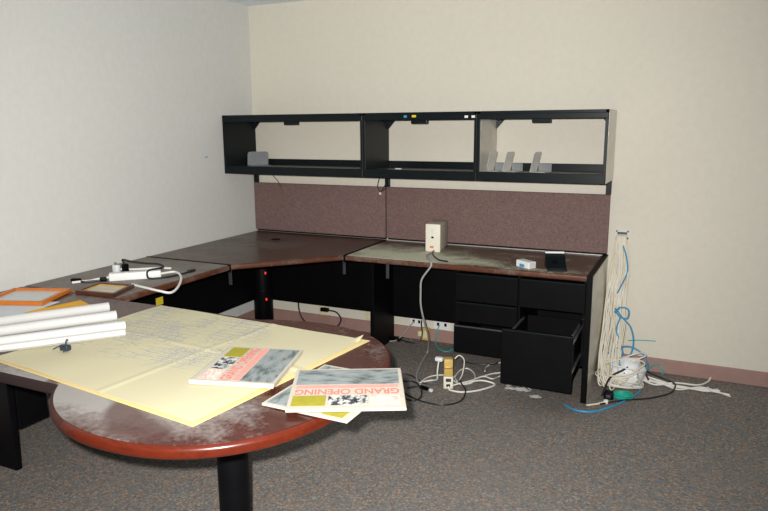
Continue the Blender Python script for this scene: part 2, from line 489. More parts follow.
obj('edge_band', prism(poly, H-.040, H-.002, .013, 5), M['edge_wood'], pt, True)
obj('worktop', prism(inset(poly, .013), H-.014, H), M['top_round'], pt)
obj('leg', cyl((1.792, -2.665), .055, 0.012, H-.04, 40), M['black'], pt, True)
obj('foot_plate', cyl((1.792, -2.665), .17, 0, .012, 40, .003), M['black'], pt, True)
obj('mounting_plate', cyl((1.792, -2.665), .14, H-.046, H-.040, 40), M['black'], pt, True)
obj('leg_panel', box(.02, .455, -2.562, -2.532, 0, H-.04, .003), M['black'], pt)
obj('beam', box(.02, .466, -2.532, -2.378, .20, H-.04, .003), M['black'], pt)

# ------------------------------------------------------------------ tackboards
def tackboard(x0, x1, label):
    t = thing('tackboard', ((x0+x1)/2, -.018, H+.004), label, 'fabric panel', 'fabric panels above the desks')
    obj('fabric_panel', box(x0, x1, -.034, -.008, H+.014, 1.127, .006, 3), M['fabric'], t, True)
    obj('backing', box(x0+.003, x1-.003, -.012, -.001, H+.001, 1.124), M['black'], t)  # black so the gap under the fabric shows a painted shadow line
    return t
tackboard(.004, XC-.004, 'shorter mauve fabric panel above the corner desk, left of the seam')
tackboard(XC+.004, W-.006, 'longer mauve fabric panel above the straight desk, right of the seam')

# ------------------------------------------------------------------ overhead shelves
S0, S1, SD = 1.219, 1.645, .387
def shelf_unit(x0, x1, label, posts, gussets, stickers=()):
    t = thing('overhead_shelf', ((x0+x1)/2, -SD/2, S0), label, 'wall shelf', 'black open shelf units on the back wall')
    obj('top_panel', box(x0, x1, -SD, -.004, S1-.018, S1, .002), M['blackmetal'], t)
    obj('top_lip', box(x0+.001, x1-.001, -SD-.002, -SD+.016, S1-.050, S1-.016, .003), M['blackmetal'], t)
    obj('bottom_shelf', box(x0, x1, -SD+.004, -.004, S0+.004, S0+.050, .002), M['darktray'], t)
    obj('front_lip', box(x0+.001, x1-.001, -SD-.002, -SD+.014, S0, S0+.058, .003), M['blackmetal'], t)
    obj('back_lip', box(x0+.018, x1-.018, -.016, -.004, S0+.04, S0+.096, .002), M['blackmetal'], t)
    obj('back_rail', box(x0+.018, x1-.018, -.016, -.004, S1-.046, S1-.018, .002), M['blackmetal'], t)
    for k, (a, b_) in enumerate(((x0, x0+.018), (x1-.018, x1))):
        o = obj('side_panel', box(a, b_, -SD, -.004, S0, S1, .002), M['blackmetal'], t)
        if k == 1 and x1 > 2.6:
            obj('outer_face', box(x1-.001, x1+.0012, -SD+.012, -.006, S0+.002, S1-.002), M['wall_sheen'], o)  # thin plate coloured like the wall mirrored in the black side
        if k == 0 and x1 > 2.6:
            obj('inner_face', box(b_-.001, b_+.0012, -SD+.016, -.018, S0+.052, S1-.02), M['wall_sheen'], o)  # same painted-in reflection colour inside the last bay
    for (gx, d) in gussets:
        b = bmesh.new(); y0, y1, L = -.030, -.018, .085
        v = [b.verts.new(p) for p in ((gx, y0, S1-.018), (gx+d*L, y0, S1-.018), (gx, y0, S1-.018-L*1.1), (gx, y1, S1-.018), (gx+d*L, y1, S1-.018), (gx, y1, S1-.018-L*1.1))]
        for q in ((0, 2, 1), (3, 4, 5), (0, 1, 4, 3), (1, 2, 5, 4), (2, 0, 3, 5)): b.faces.new([v[i] for i in q])
        g = obj('corner_gusset', b, M['blackmetal'], t)
        bb = BM(); bmesh.ops.create_uvsphere(bb, u_segments=10, v_segments=6, radius=.005)
        bmesh.ops.translate(bb, verts=bb.verts, vec=(gx+d*.018, -.031, S1-.045))
        obj('screw', bb, M['steel'], g, True)
    xm = (x0+x1)/2
    obj('door_catch', box(xm-.055, xm+.055, -SD+.02, -SD+.05, S1-.072, S1-.046, .003), M['blackmetal'], t)
    obj('hinge_rod', rot(cyl((0, 0), .005, -(x1-x0)/2+.02, (x1-x0)/2-.02, 12), PI/2, 'Y'), M['edge_grey'], t, True, local=True).location = (0, -SD/2+.03, S1-.028-S0)
    for px in posts:
        obj('support_post', box(px-.016, px+.016, -.032, -.002, 1.127, S0, .002), M['blackmetal'], t)
    for (sx, sz, w, mat, nm) in stickers:
        tag(obj('sticker', box(sx-w/2, sx+w/2, -SD-.0035, -SD-.0018, sz-.007, sz+.007), M[mat], t), nm)
    return t
shelf_unit(.004, 1.162, 'leftmost and widest black open shelf bay, next to the left wall', [.022], [(.022, 1)])
shelf_unit(1.164, 1.953, 'middle black open shelf bay with bits of tape on its top lip', [1.175], [(1.182, 1)],
           [(1.475, S1-.026, .02, 'blueprint_dot', 'blue sticker'), (1.535, S1-.025, .028, 'yellow', 'yellow sticker'),
            (1.885, S1-.032, .022, 'white', 'white sticker'), (1.93, S1-.032, .022, 'white', 'white sticker')])
shelf_unit(1.955, W, 'rightmost black open shelf bay holding three bookends', [W-.02], [(1.973, 1), (W-.018, -1)])

def bookend(x, y, z, h, w, base, rz, label, group=None, mat='grey_plate'):
    t = thing('bookend', (x, y, z), label, 'bookend', group)
    b = box(-.001, .001, -w/2, w/2, 0, h, .0)
    ed = [e for e in b.edges if abs(e.verts[0].co.x-e.verts[1].co.x) > 1e-5 and e.verts[0].co.z > h*.9]
    bmesh.ops.bevel(b, geom=ed, offset=.02, segments=4, affect='EDGES', profile=.5)
    for v in b.verts: v.co.x += v.co.z*.24
    obj('upright', b, M[mat], t, local=True)
    obj('base', box(0, base, -w/2, w/2, 0, .002), M[mat], t, local=True)
    if group: obj('flange', box(.012, base, w/2-.003, w/2-.001, 0, .050, .0), M['dull_plate'], t, local=True)
    t.rotation_euler = (0, 0, rz)
    return t
ZS = S0+.0505
G_ = 'grey bookends in the right shelf bay'
bookend(1.958+.0205, -.17, ZS, .125, .105, .085, -.20, 'grey metal bookend nearest the divider, leftmost of three in right shelf bay', G_)
bookend(2.088, -.17, ZS, .125, .105, .09, -.24, 'grey metal bookend in the middle of the three in right shelf bay', G_)
bookend(2.262, -.17, ZS, .125, .105, .10, -.22, 'grey metal bookend farthest right of the three in right shelf bay', G_)
bookend(.115, -.12, ZS, .105, .16, .11, -.75, 'wide dull grey bookend alone in the left corner of the shelf', None, 'dull_plate')

# wires dangling below the shelf
tag(obj('dangling_wire', tube([(.235, -.10, S0+.004), (.24, -.10, 1.19), (.262, -.075, 1.15), (.268, -.045, 1.105)], .0028), M['cable_black'], None, True), 'thin black wire hanging under the left shelf bay', 'wire')
dw = thing('looped_wire', (1.13, -.05, 1.10), 'short black wire loop with white tip hanging at the fabric panel seam', 'wire')
obj('wire', tube([(1.165, -.12, S0+.003), (1.15, -.12, 1.17), (1.125, -.08, 1.13), (1.135, -.055, 1.095), (1.175, -.05, 1.12), (1.18, -.06, 1.15), (1.155, -.055, 1.115), (1.132, -.05, 1.085)], .003), M['cable_black'], dw, True)
obj('connector', box(1.124, 1.138, -.057, -.043, 1.072, 1.088, .002), M['white'], dw)
tag(obj('paper_scrap', box(1.33, 1.372, -.23, -.21, ZS+.0005, ZS+.006, .001), M['white'], None), 'tiny white scrap lying in the middle shelf bay', 'scrap')

# ------------------------------------------------------------------ things on the right desk
u = thing('backup_power_unit', (1.655, -.20, H), 'cream upright box with red mark and grey cord on the desk', 'power unit')
ux0, ux1, uy0, uy1 = 1.600, 1.704, -.345, -.095
uz = H+.186
q_ = box(ux0+.002, ux1-.002, uy0+.012, uy1, H+.002, uz-.002, .006, 3); rot(q_, math.radians(8), 'Z', (1.652, -.345, 0))
obj('body', q_, plain('darker_cream_plastic', (.50, .46, .36), .5, .5, .1, 20), u, True)  # body a darker cream than the front panel
f = obj('front_panel', box(ux0, ux1, uy0, uy0+.014, H, uz, .006, 3), M['cream'], u, True)
obj('button', box(1.643, 1.659, uy0-.003, uy0+.002, H+.092, H+.104, .002), M['black'], f)
obj('vent', box(1.643, 1.657, uy0-.0012, uy0+.002, H+.118, H+.152), M['paper2'], f)
obj('red_mark', box(1.632, 1.66, uy0-.001, uy0+.002, H+.026, H+.040), M['redprint'], f)
gc = obj('power_cord', tube([(1.66, -.30, H+.012), (1.668, -.43, H+.007), (1.68, -.52, H+.007), (1.752, -.655, H+.007), (1.772, -.684, H-.02), (1.714, -.687, .63), (1.705, -.683, .55), (1.702, -.67, .453), (1.706, -.62, .336), (1.672, -.46, .192), (1.622, -.33, .075), (1.598, -.30, .007), (1.646, -.543, .007), (1.699, -.734, .007), (1.77, -.85, .010)], .006, 8, 8, zmin=.007), M['cable_grey'], u, True)
obj('cord_run', tube([(1.66, -.34, H+.006), (1.70, -.46, H+.006), (1.79, -.60, H+.006), (1.86, -.63, H+.006)], .005), M['cable_black'], u, True)

wb = thing('small_carton', (2.33, -.58, H), 'small white carton with blue mark lying on the right desk', 'box')
b = box(-.056, .056, -.028, .028, 0, .040, .004)
o = obj('carton', b, M['white'], wb, local=True)
obj('blue_mark', box(-.025, .018, -.0288, -.0275, .004, .022), M['blueprint_dot'], o, local=True)
obj('end_flap', box(.0555, .0575, -.024, .024, .003, .037, .001), M['paper'], o, local=True)
wb.rotation_euler = (0, 0, -.62)

bh = thing('desk_holder', (2.475, -.475, H), 'small black upright holder with a white top edge on the right desk', 'holder')
b = bmesh.new()
prof = [(-.16, 0), (.02, 0), (.02, .075), (.006, .080), (-.004, .072), (-.12, .012), (-.16, .010)]
L_ = [b.verts.new((-.055, y, z)) for y, z in prof]; R_ = [b.verts.new((.055, y, z)) for y, z in prof]
b.faces.new(L_); b.faces.new(R_[::-1])
for i in range(len(prof)): b.faces.new((L_[i], L_[(i+1) % len(prof)], R_[(i+1) % len(prof)], R_[i]))
obj('stand', b, M['blackmetal'], bh, local=True)
obj('top_edge', box(-.056, .056, -.006, .021, .0755, .086, .003), M['white'], bh, local=True)
bb = rot(cyl((0, 0), .016, -.004, .008, 24, .002), math.radians(31), 'X'); bmesh.ops.translate(bb, verts=bb.verts, vec=(-.005, -.07, .034))
obj('knob', bb, M['black'], bh, True, local=True)
bh.rotation_euler = (0, 0, .30)

tag(obj('cable_grommet', cyl((.40, -.33), .034, H+.0002, H+.004, 28, .0015), M['black'], None, True, origin=(.40, -.33, H)), 'flat round black grommet cap set in the corner desk', 'grommet')

# ------------------------------------------------------------------ peninsula paperwork
def sheet(quad, z, nx, ny, hfun, thick=.0012):
    """a thin closed sheet of paper over four corners (A, B, C, D ccw) with height hfun(u, v)"""
    A, B, Cc, Dd = [Vector(q) for q in quad]
    b = bmesh.new(); top = []; bot = []
    for j in range(ny+1):
        v = j/ny; rt = []; rb = []
        for i in range(nx+1):
            u_ = i/nx
            p = (A*(1-u_)+B*u_)*(1-v) + (Dd*(1-u_)+Cc*u_)*v
            h = z+hfun(u_, v)
            rt.append(b.verts.new((p.x, p.y, h+thick))); rb.append(b.verts.new((p.x, p.y, h)))
        top.append(rt); bot.append(rb)
    for j in range(ny):
        for i in range(nx):
            b.faces.new((top[j][i], top[j][i+1], top[j+1][i+1], top[j+1][i]))
            b.faces.new((bot[j][i], bot[j+1][i], bot[j+1][i+1], bot[j][i+1]))
    for i in range(nx):
        b.faces.new((bot[0][i], bot[0][i+1], top[0][i+1], top[0][i])); b.faces.new((top[ny][i], top[ny][i+1], bot[ny][i+1], bot[ny][i]))
    for j in range(ny):
        b.faces.new((top[j][0], top[j+1][0], bot[j+1][0], bot[j][0])); b.faces.new((bot[j][nx], bot[j+1][nx], top[j+1][nx], top[j][nx]))
    return b

def hb(u_, v):
    h = .0045*noise.noise(Vector((u_*4, v*3, 1.3)))+.0045
    h += .0032*math.exp(-((u_-.585-.02*v)/.007)**2)            # the centre fold
    h += .0035*math.exp(-((v-.55)/.012)**2)*(.4+.6*u_)
    d = math.hypot((1-u_)*1.05, (1-v)*.9)
    if d < .035: h += (.035-d)*.55                                # curled far corner
    return h
q2 = [(.950, -2.934), (1.984, -3.064), (2.100, -2.188), (.992, -2.126)]
tag(obj('backing_sheet', sheet(q2, H+.0006, 40, 34, lambda a, c: .0008+.0006*noise.noise(Vector((a*5, c*5, 4)))), M['tracing'], None, True, origin=(1.5, -2.55, H)), 'deeper yellow paper sheet lying under the big drawing, edges showing', 'paper sheet')
q1 = [(.955, -2.928), (1.972, -3.050), (2.078, -2.200), (.985, -2.130)]
tag(obj('architectural_drawing', sheet(q1, H+.003, 90, 76, hb), M['blueprint'], None, True, origin=(1.5, -2.55, H)), 'large creased pale yellow drawing sheet spread over the rounded table', 'drawing')

ZP = H+.0125
def roll(p0, p1, r, z, label, turns=2.0):
    a = Vector((*p0, z+r)); c = Vector((*p1, z+r)); d = (c-a).normalized(); n_ = d.cross(Vector((0, 0, 1))).normalized(); w_ = Vector((0, 0, 1))
    t = thing('paper_roll', tuple((a+c)/2-Vector((0, 0, r))), label, 'paper roll', 'rolled drawings on the table')
    b = bmesh.new(); K = 64; ns = 24; th = .0012
    rows = []
    for j in range(ns+1):
        p = a+(c-a)*(j/ns)
        ro = []; ri = []
        for k in range(K+1):
            s = k/K; ang = -1.9+turns*2*PI*s; rr = r*(1-.30*s)
            e = n_*math.cos(ang)+w_*math.sin(ang)
            ro.append(b.verts.new(p+e*rr)); ri.append(b.verts.new(p+e*(rr-th)))
        rows.append((ro, ri))
    for (o1, i1), (o2, i2) in zip(rows, rows[1:]):
        for k in range(K):
            b.faces.new((o1[k], o1[k+1], o2[k+1], o2[k])); b.faces.new((i1[k], i2[k], i2[k+1], i1[k+1]))
        b.faces.new((o1[0], o2[0], i2[0], i1[0])); b.faces.new((o1[K], i1[K], i2[K], o2[K]))
    for (o1, i1) in (rows[0], rows[-1]):
        for k in range(K): b.faces.new((o1[k], i1[k], i1[k+1], o1[k+1]))
    obj('rolled_sheets', b, M['paper'], t, True)
    return t
def ext(p, q, L):
    d = (Vector(q)-Vector(p)).normalized(); return tuple(Vector(p)+d*L)
roll((.848, -2.306), ext((.848, -2.306), (.610, -2.660), .78), .024, H+.0035, 'white paper roll farthest back, beside the gold envelope')
roll((1.012, -2.417), ext((1.012, -2.417), (.765, -2.770), .74), .024, ZP, 'white paper roll second from the back, between two other rolls')
roll((1.150, -2.500), ext((1.150, -2.500), (.886, -2.838), .66), .021, ZP, 'white paper roll second from the front, touching the front roll')
roll((1.203, -2.552), ext((1.203, -2.552), (.931, -2.882), .60), .014, ZP, 'thinnest white paper roll, frontmost of the row of rolls')

# frame, envelope, loose sheets
def flat_frame(name, quad, z, w, h, label, fmat, pmat, cat, inner=None):
    A, B, Cc, Dd = [Vector(q) for q in quad]
    cen = (A+B+Cc+Dd)/4
    t = thing(name, (cen.x, cen.y, z), label, cat)
    P = [A, B, Cc, Dd]; Q = [p+((P[(i+1) % 4]-p).normalized()+(P[i-1]-p).normalized())*w for i, p in enumerate(P)]
    for i in range(4):
        j = (i+1) % 4
        b = prism([tuple(P[i]), tuple(P[j]), tuple(Q[j]), tuple(Q[i])], z, z+h, .002, 2)
        obj('frame_rail', b, M[fmat], t)
    Rr = [p+((P[(i+1) % 4]-p).normalized()+(P[i-1]-p).normalized())*(w*.9) for i, p in enumerate(P)]
    obj('sheet', prism([tuple(p) for p in Rr], z+.001, z+h*.45), M[pmat], t)
    if inner:
        for i in range(4):
            j = (i+1) % 4
            S_ = [p+((P[(k+1) % 4]-p).normalized()+(P[k-1]-p).normalized())*(w*1.22) for k, p in enumerate(P)]
            obj('gilt_liner', prism([tuple(Q[i]), tuple(Q[j]), tuple(S_[j]), tuple(S_[i])], z+h*.4, z+h*.75), M[inner], t)
    return t
flat_frame('picture_frame', [(.470, -2.352), (.368, -2.105), (.085, -2.215), (.187, -2.462)], H+.004, .022, .018,
           'bright orange wooden frame lying flat at the left edge of the table', 'orange', 'pane', 'frame')
flat_frame('picture_frame', [(.655, -2.098), (.592, -1.905), (.372, -1.935), (.418, -2.125)], H+.0005, .021, .020,
           'dark reddish frame with beige backing lying flat beside the power strip', 'redwood', 'mat_beige', 'frame', 'gold')
tag(obj('loose_sheet', sheet([(.30, -2.66), (.535, -2.53), (.475, -2.262), (.20, -2.40)], H+.0008, 8, 8, lambda a, c: .0008*math.sin(a*3)), M['paper2'], None, True, origin=(.42, -2.46, H)), 'pale grey paper sheet under the orange frame', 'paper sheet')
tag(obj('dark_folder', box(-.10, .10, -.14, .14, 0, .0008), M['black'], None, origin=(.44, -2.60, H+.0001)), 'black sheet peeking out between loose paper and rolls', 'folder').rotation_euler = (0, 0, -.45)
env = thing('envelope', (.56, -2.41, H+.003), 'golden yellow envelope between the orange frame and the paper rolls', 'envelope')
quad = [(.50, -2.62), (.72, -2.335), (.605, -2.19), (.51, -2.205), (.46, -2.44)]
obj('envelope_body', prism([(.545, -2.60), (.70, -2.37), (.671, -2.255), (.562, -2.215), (.508, -2.45), (.52, -2.53)], H+.003, H+.007, .001, 1), M['manila'], env)
obj('flap', prism([(.562, -2.217), (.508, -2.45), (.545, -2.42), (.580, -2.29)], H+.007, H+.0078), M['manila'], env)

kc = thing('key_cluster', (1.135, -2.775, ZP), 'small dark clip with thin prongs lying on the drawing', 'clip')
obj('clip_body', box(-.018, .020, -.012, .012, 0, .022, .005, 3), plain('dark_blue_metal', (.02, .03, .05), .35), kc, True, local=True)
for k, (dx, dy, dz) in enumerate(((-.042, -.018, .004), (-.045, .012, .008), (-.01, .02, .036), (.022, -.025, .004), (.008, .01, .040))):
    obj('prong', tube([(0, 0, .012), (dx*.5, dy*.5, .012+dz*.6), (dx, dy, max(.003, dz))], .0022, 6, 4), M['edge_grey'], kc, True, local=True)

# newspapers: three copies of one front page
def text_mesh(body, width, height):
    cu = bpy.data.curves.new('t', 'FONT'); cu.body = body; cu.align_x = 'CENTER'; cu.align_y = 'CENTER'; cu.size = 1; cu.extrude = 0.0; cu.offset = .022
    o = bpy.data.objects.new('t', cu); C.objects.link(o)
    bpy.context.view_layer.update()
    me = bpy.data.meshes.new_from_object(o.evaluated_get(bpy.context.evaluated_depsgraph_get()))
    C.objects.unlink(o); bpy.data.objects.remove(o)
    b = bmesh.new(); b.from_mesh(me); bpy.data.meshes.remove(me)
    xs = [v.co.x for v in b.verts]; ys = [v.co.y for v in b.verts]
    cx, cy = (min(xs)+max(xs))/2, (min(ys)+max(ys))/2
    for v in b.verts:
        v.co = Vector(((v.co.x-cx)*width/(max(xs)-min(xs)), (v.co.y-cy)*height/(max(ys)-min(ys)), 0))
    return b

def newspaper(cen, z, rz, label, w=.40, d=.28, lift=.018, tilt=(0, 0)):
    """the page in its own frame: the reader's up is +y; strip of pictures at the top, headline under it, aerial photo at the bottom"""
    t = thing('newspaper', (cen[0], cen[1], z), label, 'newspaper', 'newspapers with the same front page')
    t.rotation_euler = (tilt[0], tilt[1], rz)
    n_leaf = 4
    for k in range(n_leaf):
        dx, dy = rnd(-.003, .003), rnd(-.003, .003)
        z0 = k*lift/n_leaf
        bow = rnd(.0, .002)
        q = [(-w/2+dx, -d/2+dy), (w/2+dx, -d/2+dy), (w/2+dx, d/2+dy), (-w/2+dx, d/2+dy)]
        if k == n_leaf-1: q = [(-w/2, -d/2), (w/2, -d/2), (w/2, d/2), (-w/2, d/2)]
        b = sheet(q, z0, 12, 8, lambda a, c: 0, lift/n_leaf*.82)
        leaf = obj('page', b, M['newsprint'], t, local=True)
    # spine fold on the top edge
    b = bmesh.new(); fold = [(d/2, 0)]+[(d/2+.008*math.sin(PI*i/8), lift/2-lift/2*math.cos(PI*i/8)) for i in range(1, 8)]+[(d/2, lift*.98)]
    a_ = [b.verts.new((-w/2, y, zz)) for y, zz in fold]; c_ = [b.verts.new((w/2, y, zz)) for y, zz in fold]
    b.faces.new(a_); b.faces.new(c_[::-1])
    for i in range(len(fold)): b.faces.new((a_[i], a_[(i+1) % len(fold)], c_[(i+1) % len(fold)], c_[i]))
    obj('fold', b, M['newsprint'], t, True, local=True)
    zt = lift*.965
    def pr(name, x0, x1, y0, y1, mat, dz=.0004):
        return obj(name, box(x0*w, x1*w, y0*d, y1*d, zt, zt+dz), M[mat], leaf, local=True)
    pr('aerial_photo', -.47, .47, -.47, -.07, 'aerial')
    pr('headline_rule', -.46, .46, -.06, .03, 'pink')
    b = text_mesh('GRAND OPENING', w*.92, d*.135); bmesh.ops.translate(b, verts=b.verts, vec=(0, d*.115, zt+.0006))
    obj('headline', b, M['redprint'], leaf, local=True)
    pr('picture_strip', -.18, .16, .21, .43, 'bwphoto')
    pr('yellow_panel', .18, .47, .20, .44, 'olive_print')
    pr('text_block', -.46, -.20, .21, .44, 'smalltext')
    return t
newspaper((2.222, -2.690), H+.0035, math.radians(-91), 'newspaper partly hidden under another, yellow panel at its front corner', .36, .285, .008)
newspaper((1.872, -2.645), H+.0135, math.radians(106), 'newspaper lying alone on the yellow drawing sheet', .33, .275, .015)
newspaper((2.265, -2.680), H+.0135, PI+math.radians(26.7), 'topmost newspaper overhanging the round table edge, headline upside down', .345, .315, .010)

# ------------------------------------------------------------------ power strip and leads on the left desk
ps = thing('power_strip', (.44, -1.74, H), 'white power strip with a looping pale cord on the left desk', 'power strip')
ang = math.atan2(.155, .20)
def lp(x, y, z):   # along the strip
    return (.435+x*math.cos(ang)-y*math.sin(ang), -1.742+x*math.sin(ang)+y*math.cos(ang), H+z)
ang = math.radians(43)
b = box(-.135, .135, -.026, .026, 0, .042, .006, 3); rot(b, ang); bmesh.ops.translate(b, verts=b.verts, vec=(.435, -1.742, H))
st = obj('strip_body', b, M['white'], ps, True)
for k in range(5):
    b = box(-.105+k*.045, -.075+k*.045, -.011, .011, .0415, .0428); rot(b, ang); bmesh.ops.translate(b, verts=b.verts, vec=(.435, -1.742, H))
    obj('socket', b, M['paper2'], st)
obj('cord', tube([lp(.13, 0, .02), (.575, -1.585, H+.02), (.674, -1.648, H+.014), (.76, -1.764, H-.004), (.80, -1.864, H-.012), (.755, -1.90, H+.0), (.66, -1.897, H+.007), (.60, -1.885, H+.007), (.54, -1.87, H+.007)], .0065), M['cable_white'], ps, True)
obj('cord', tube([lp(-.13, 0, .02), (.29, -1.86, H+.012), (.262, -1.90, H+.007), (.235, -1.93, H+.007), (.21, -1.97, H+.007)], .0065), M['cable_white'], ps, True)
tag(obj('pale_lead', tube([(.12, -1.60, H+.007), (.18, -1.61, H+.007), (.26, -1.58, H+.007), (.36, -1.50, H+.007), (.44, -1.47, H+.007)], .0065), M['cable_white'], None, True), 'pale lead lying behind the white power strip', 'cable')
ad = thing('black_plug', (.36, -1.72, H), 'black adaptor plug standing behind the white strip with its lead', 'plug')
b = box(-.012, .012, -.016, .016, 0, .075, .004); bmesh.ops.translate(b, verts=b.verts, vec=(.345, -1.725, H))
obj('plug_body', b, M['black'], ad, True)
obj('lead', tube([(.345, -1.725, H+.07), (.335, -1.73, H+.098), (.37, -1.70, H+.085), (.44, -1.66, H+.073), (.50, -1.63, H+.068), (.525, -1.625, H+.05), (.50, -1.705, H+.047), (.505, -1.725, H+.02), (.525, -1.72, H+.006), (.58, -1.66, H+.006), (.60, -1.57, H+.006), (.60, -1.49, H+.006)], .0055), M['cable_black'], ad, True)
obj('lead_end', box(.585, .612, -1.50, -1.455, H, H+.016, .004), M['cable_black'], ad, True)
wp = thing('clear_plug', (.20, -1.66, H), 'small pale plug behind the black adaptor near the wall', 'plug')
obj('plug_body', box(.185, .225, -1.675, -1.645, H, H+.045, .008, 3), M['film'], wp, True)
obj('prongs', box(.198, .212, -1.668, -1.664, H+.045, H+.062), M['steel'], wp)
bc = thing('black_connector', (.23, -1.93, H), 'short black connector lead lying near the dark frame', 'connector')
obj('connector_body', rot(box(-.024, .024, -.013, .013, 0, .022, .005), .3).copy() if False else (lambda q: (bmesh.ops.translate(q, verts=q.verts, vec=(.20, -1.935, H)), q)[1])(rot(box(-.026, .026, -.013, .013, 0, .022, .005), .3)), M['black'], bc, True)
obj('lead', tube([(.22, -1.93, H+.01), (.25, -1.93, H+.006), (.275, -1.90, H+.006), (.31, -1.865, H+.006)], .006), M['cable_black'], bc, True)
obj('connector_end', (lambda q: (bmesh.ops.translate(q, verts=q.verts, vec=(.318, -1.858, H)), q)[1])(rot(box(-.018, .018, -.012, .012, 0, .024, .005), .8)), M['black'], bc, True)

# ------------------------------------------------------------------ wall outlets under the desks
def outlet(x, z, label, mat, w=.075, h=.092, two=False):
    t = thing('wall_outlet', (x, 0, z), label, 'wall outlet')
    p = obj('cover_plate', box(x-w/2, x+w/2, -.007, 0, z-h/2, z+h/2, .002), M[mat], t)
    for dx in ((-w*.22, w*.22) if two else (0,)):
        for dz in ((0,) if two else (-h*.22, h*.22)):
            obj('socket', box(x+dx-.009, x+dx+.009, -.0085, -.006, z+dz-.012, z+dz+.012, .002), M['black' if two else 'cream'], p)
    return t
outlet(.60, .135, 'ivory wall outlet with a black plug, under the corner desk', 'ivory')
outlet(1.02, .143, 'ivory wall outlet just left of the black leg panel', 'ivory', .08)
outlet(1.40, .135, 'white wall plate right of the leg panel with a grey cable', 'white', .10, .075, True)
outlet(1.60, .135, 'white wall plate with two dark jacks and teal cable', 'white', .13, .075, True)
kp = thing('black_plug_lead', (.62, -.05, .0), 'black cord with plug in the ivory outlet under the corner desk', 'cord')
obj('plug', box(.592, .66, -.042, -.008, .128, .158, .006), M['black'], kp, True)
obj('cord', tube([(.655, -.03, .143), (.74, -.045, .14), (.79, -.06, .095), (.76, -.075, .035), (.66, -.085, .007), (.54, -.08, .012), (.45, -.075, .06), (.415, -.07, .14), (.41, -.068, .24)], .006, zmin=.007), M['cable_black'], kp, True)
yo = thing('yellow_splitter', (1.475, -.03, 0), 'yellow plug-in splitter against the baseboard, cords running past it', 'plug')
obj('splitter_body', box(1.455, 1.515, -.05, -.013, .012, .105, .006), M['brassy'], yo, True)
obj('side_tap', box(1.425, 1.456, -.045, -.016, .035, .075, .005), M['ivory'], yo, True)
obj('face', box(1.468, 1.502, -.0525, -.049, .03, .085, .002), M['ivory'], yo)
tag(obj('grey_cable', tube([(1.385, -.012, .135), (1.36, -.06, .10), (1.32, -.10, .04), (1.28, -.13, .006), (1.22, -.18, .006)], .0045, zmin=.006), M['cable_grey'], None, True), 'thin grey cable running from white plate to floor by leg panel', 'cable')
bk = thing('black_lead', (1.3, -.1, 0), 'black lead with small adaptor on the floor below the white plates', 'lead')
obj('adaptor', box(1.262, 1.315, -.125, -.085, 0, .026, .006), M['black'], bk, True)
obj('cord', tube([(1.31, -.10, .012), (1.36, -.11, .006), (1.42, -.12, .006), (1.462, -.10, .02), (1.475, -.075, .07), (1.455, -.045, .12), (1.445, -.014, .15)], .0055, zmin=.006), M['cable_black'], bk, True)
tag(obj('teal_cable', tube([(1.585, -.012, .135), (1.572, -.035, .08), (1.585, -.09, .02), (1.64, -.17, .006), (1.71, -.20, .006), (1.75, -.11, .006), (1.80, -.06, .006)], .0045, zmin=.006), M['cable_teal'], None, True), 'teal cable looping down from the white jack plate to the carpet', 'cable')

# ------------------------------------------------------------------ floor box and leads on the carpet
fb = thing('outlet_box', (1.93, -.80, 0), 'upright outlet box with yellow upper face standing on the carpet', 'outlet box')
a_ = .38
def fbx(*k, **kw):
    q = box(*k, **kw); rot(q, a_); bmesh.ops.translate(q, verts=q.verts, vec=(1.93, -.79, 0)); return q
obj('box_body', fbx(-.029, .029, -.03, .03, 0, .075, bev=.004), M['cream'], fb, True)
up = obj('yellow_upper', fbx(-.027, .027, -.027, .03, .075, .185, bev=.006), M['brassy'], fb, True)
obj('hood', fbx(-.027, .027, -.033, -.02, .125, .142, bev=.004), M['gold'], up, True)
lo = obj('socket', fbx(-.012, .010, -.0325, -.029, .012, .030, bev=.002), M['black'], fb)
obj('socket', fbx(-.016, .016, -.0315, -.029, .045, .066, bev=.002), M['edge_grey'], fb)
def cord(name, pts, r, mat, label, cat='cable', group=None, z=None, **k):
    return tag(obj(name, tube([(p[0], p[1], p[2] if len(p) > 2 else r+.0005) for p in pts], r, 8, 8, zmin=r+.0003 if z is None else z), M[mat], None, True), label, cat, group)
wl = thing('white_plug_lead', (1.85, -.72, 0), 'white lead with plug on the left side of the outlet box', 'lead')
obj('plug', box(1.845, 1.893, -.80, -.765, .155, .18, .006), M['white'], wl, True)
obj('cord', tube([(1.865, -.78, .16), (1.86, -.79, .09), (1.85, -.77, .03), (1.80, -.75, .006), (1.75, -.815, .006)], .005, zmin=.006), M['cable_white'], wl, True)
cord('white_cable', [(1.955, -.745, .17), (1.975, -.72, .185), (2.0, -.70, .15), (1.985, -.68, .06), (1.96, -.66)], .004, 'cable_white', 'white cable arching over the back of the outlet box')
cord('white_cable', [(1.915, -.625), (1.911, -.505), (1.944, -.454), (2.006, -.515), (2.04, -.603), (2.042, -.684), (1.985, -.726), (1.93, -.690)], .0045, 'cable_white', 'white cable curled in a round loop right of the outlet box')
cord('white_cable', [(1.95, -.77), (1.98, -.744, .012), (2.037, -.67, .016), (2.095, -.51), (2.158, -.44), (2.22, -.42)], .0045, 'cable_white', 'white cable running straight back under the open drawer')
cord('white_cable', [(1.945, -.83, .02), (1.965, -.845), (2.036, -.843), (2.117, -.777), (2.182, -.653), (2.101, -.648, .018), (2.028, -.713, .018)], .0052, 'cable_white', 'thick white cable sweeping in front of the outlet box to a point')
cord('white_cable', [(2.026, -.735, .02), (2.081, -.584, .018), (2.150, -.60, .02), (2.165, -.517), (2.20, -.46), (2.28, -.45)], .0045, 'cable_white', 'white cable zigzagging beside the open drawer')
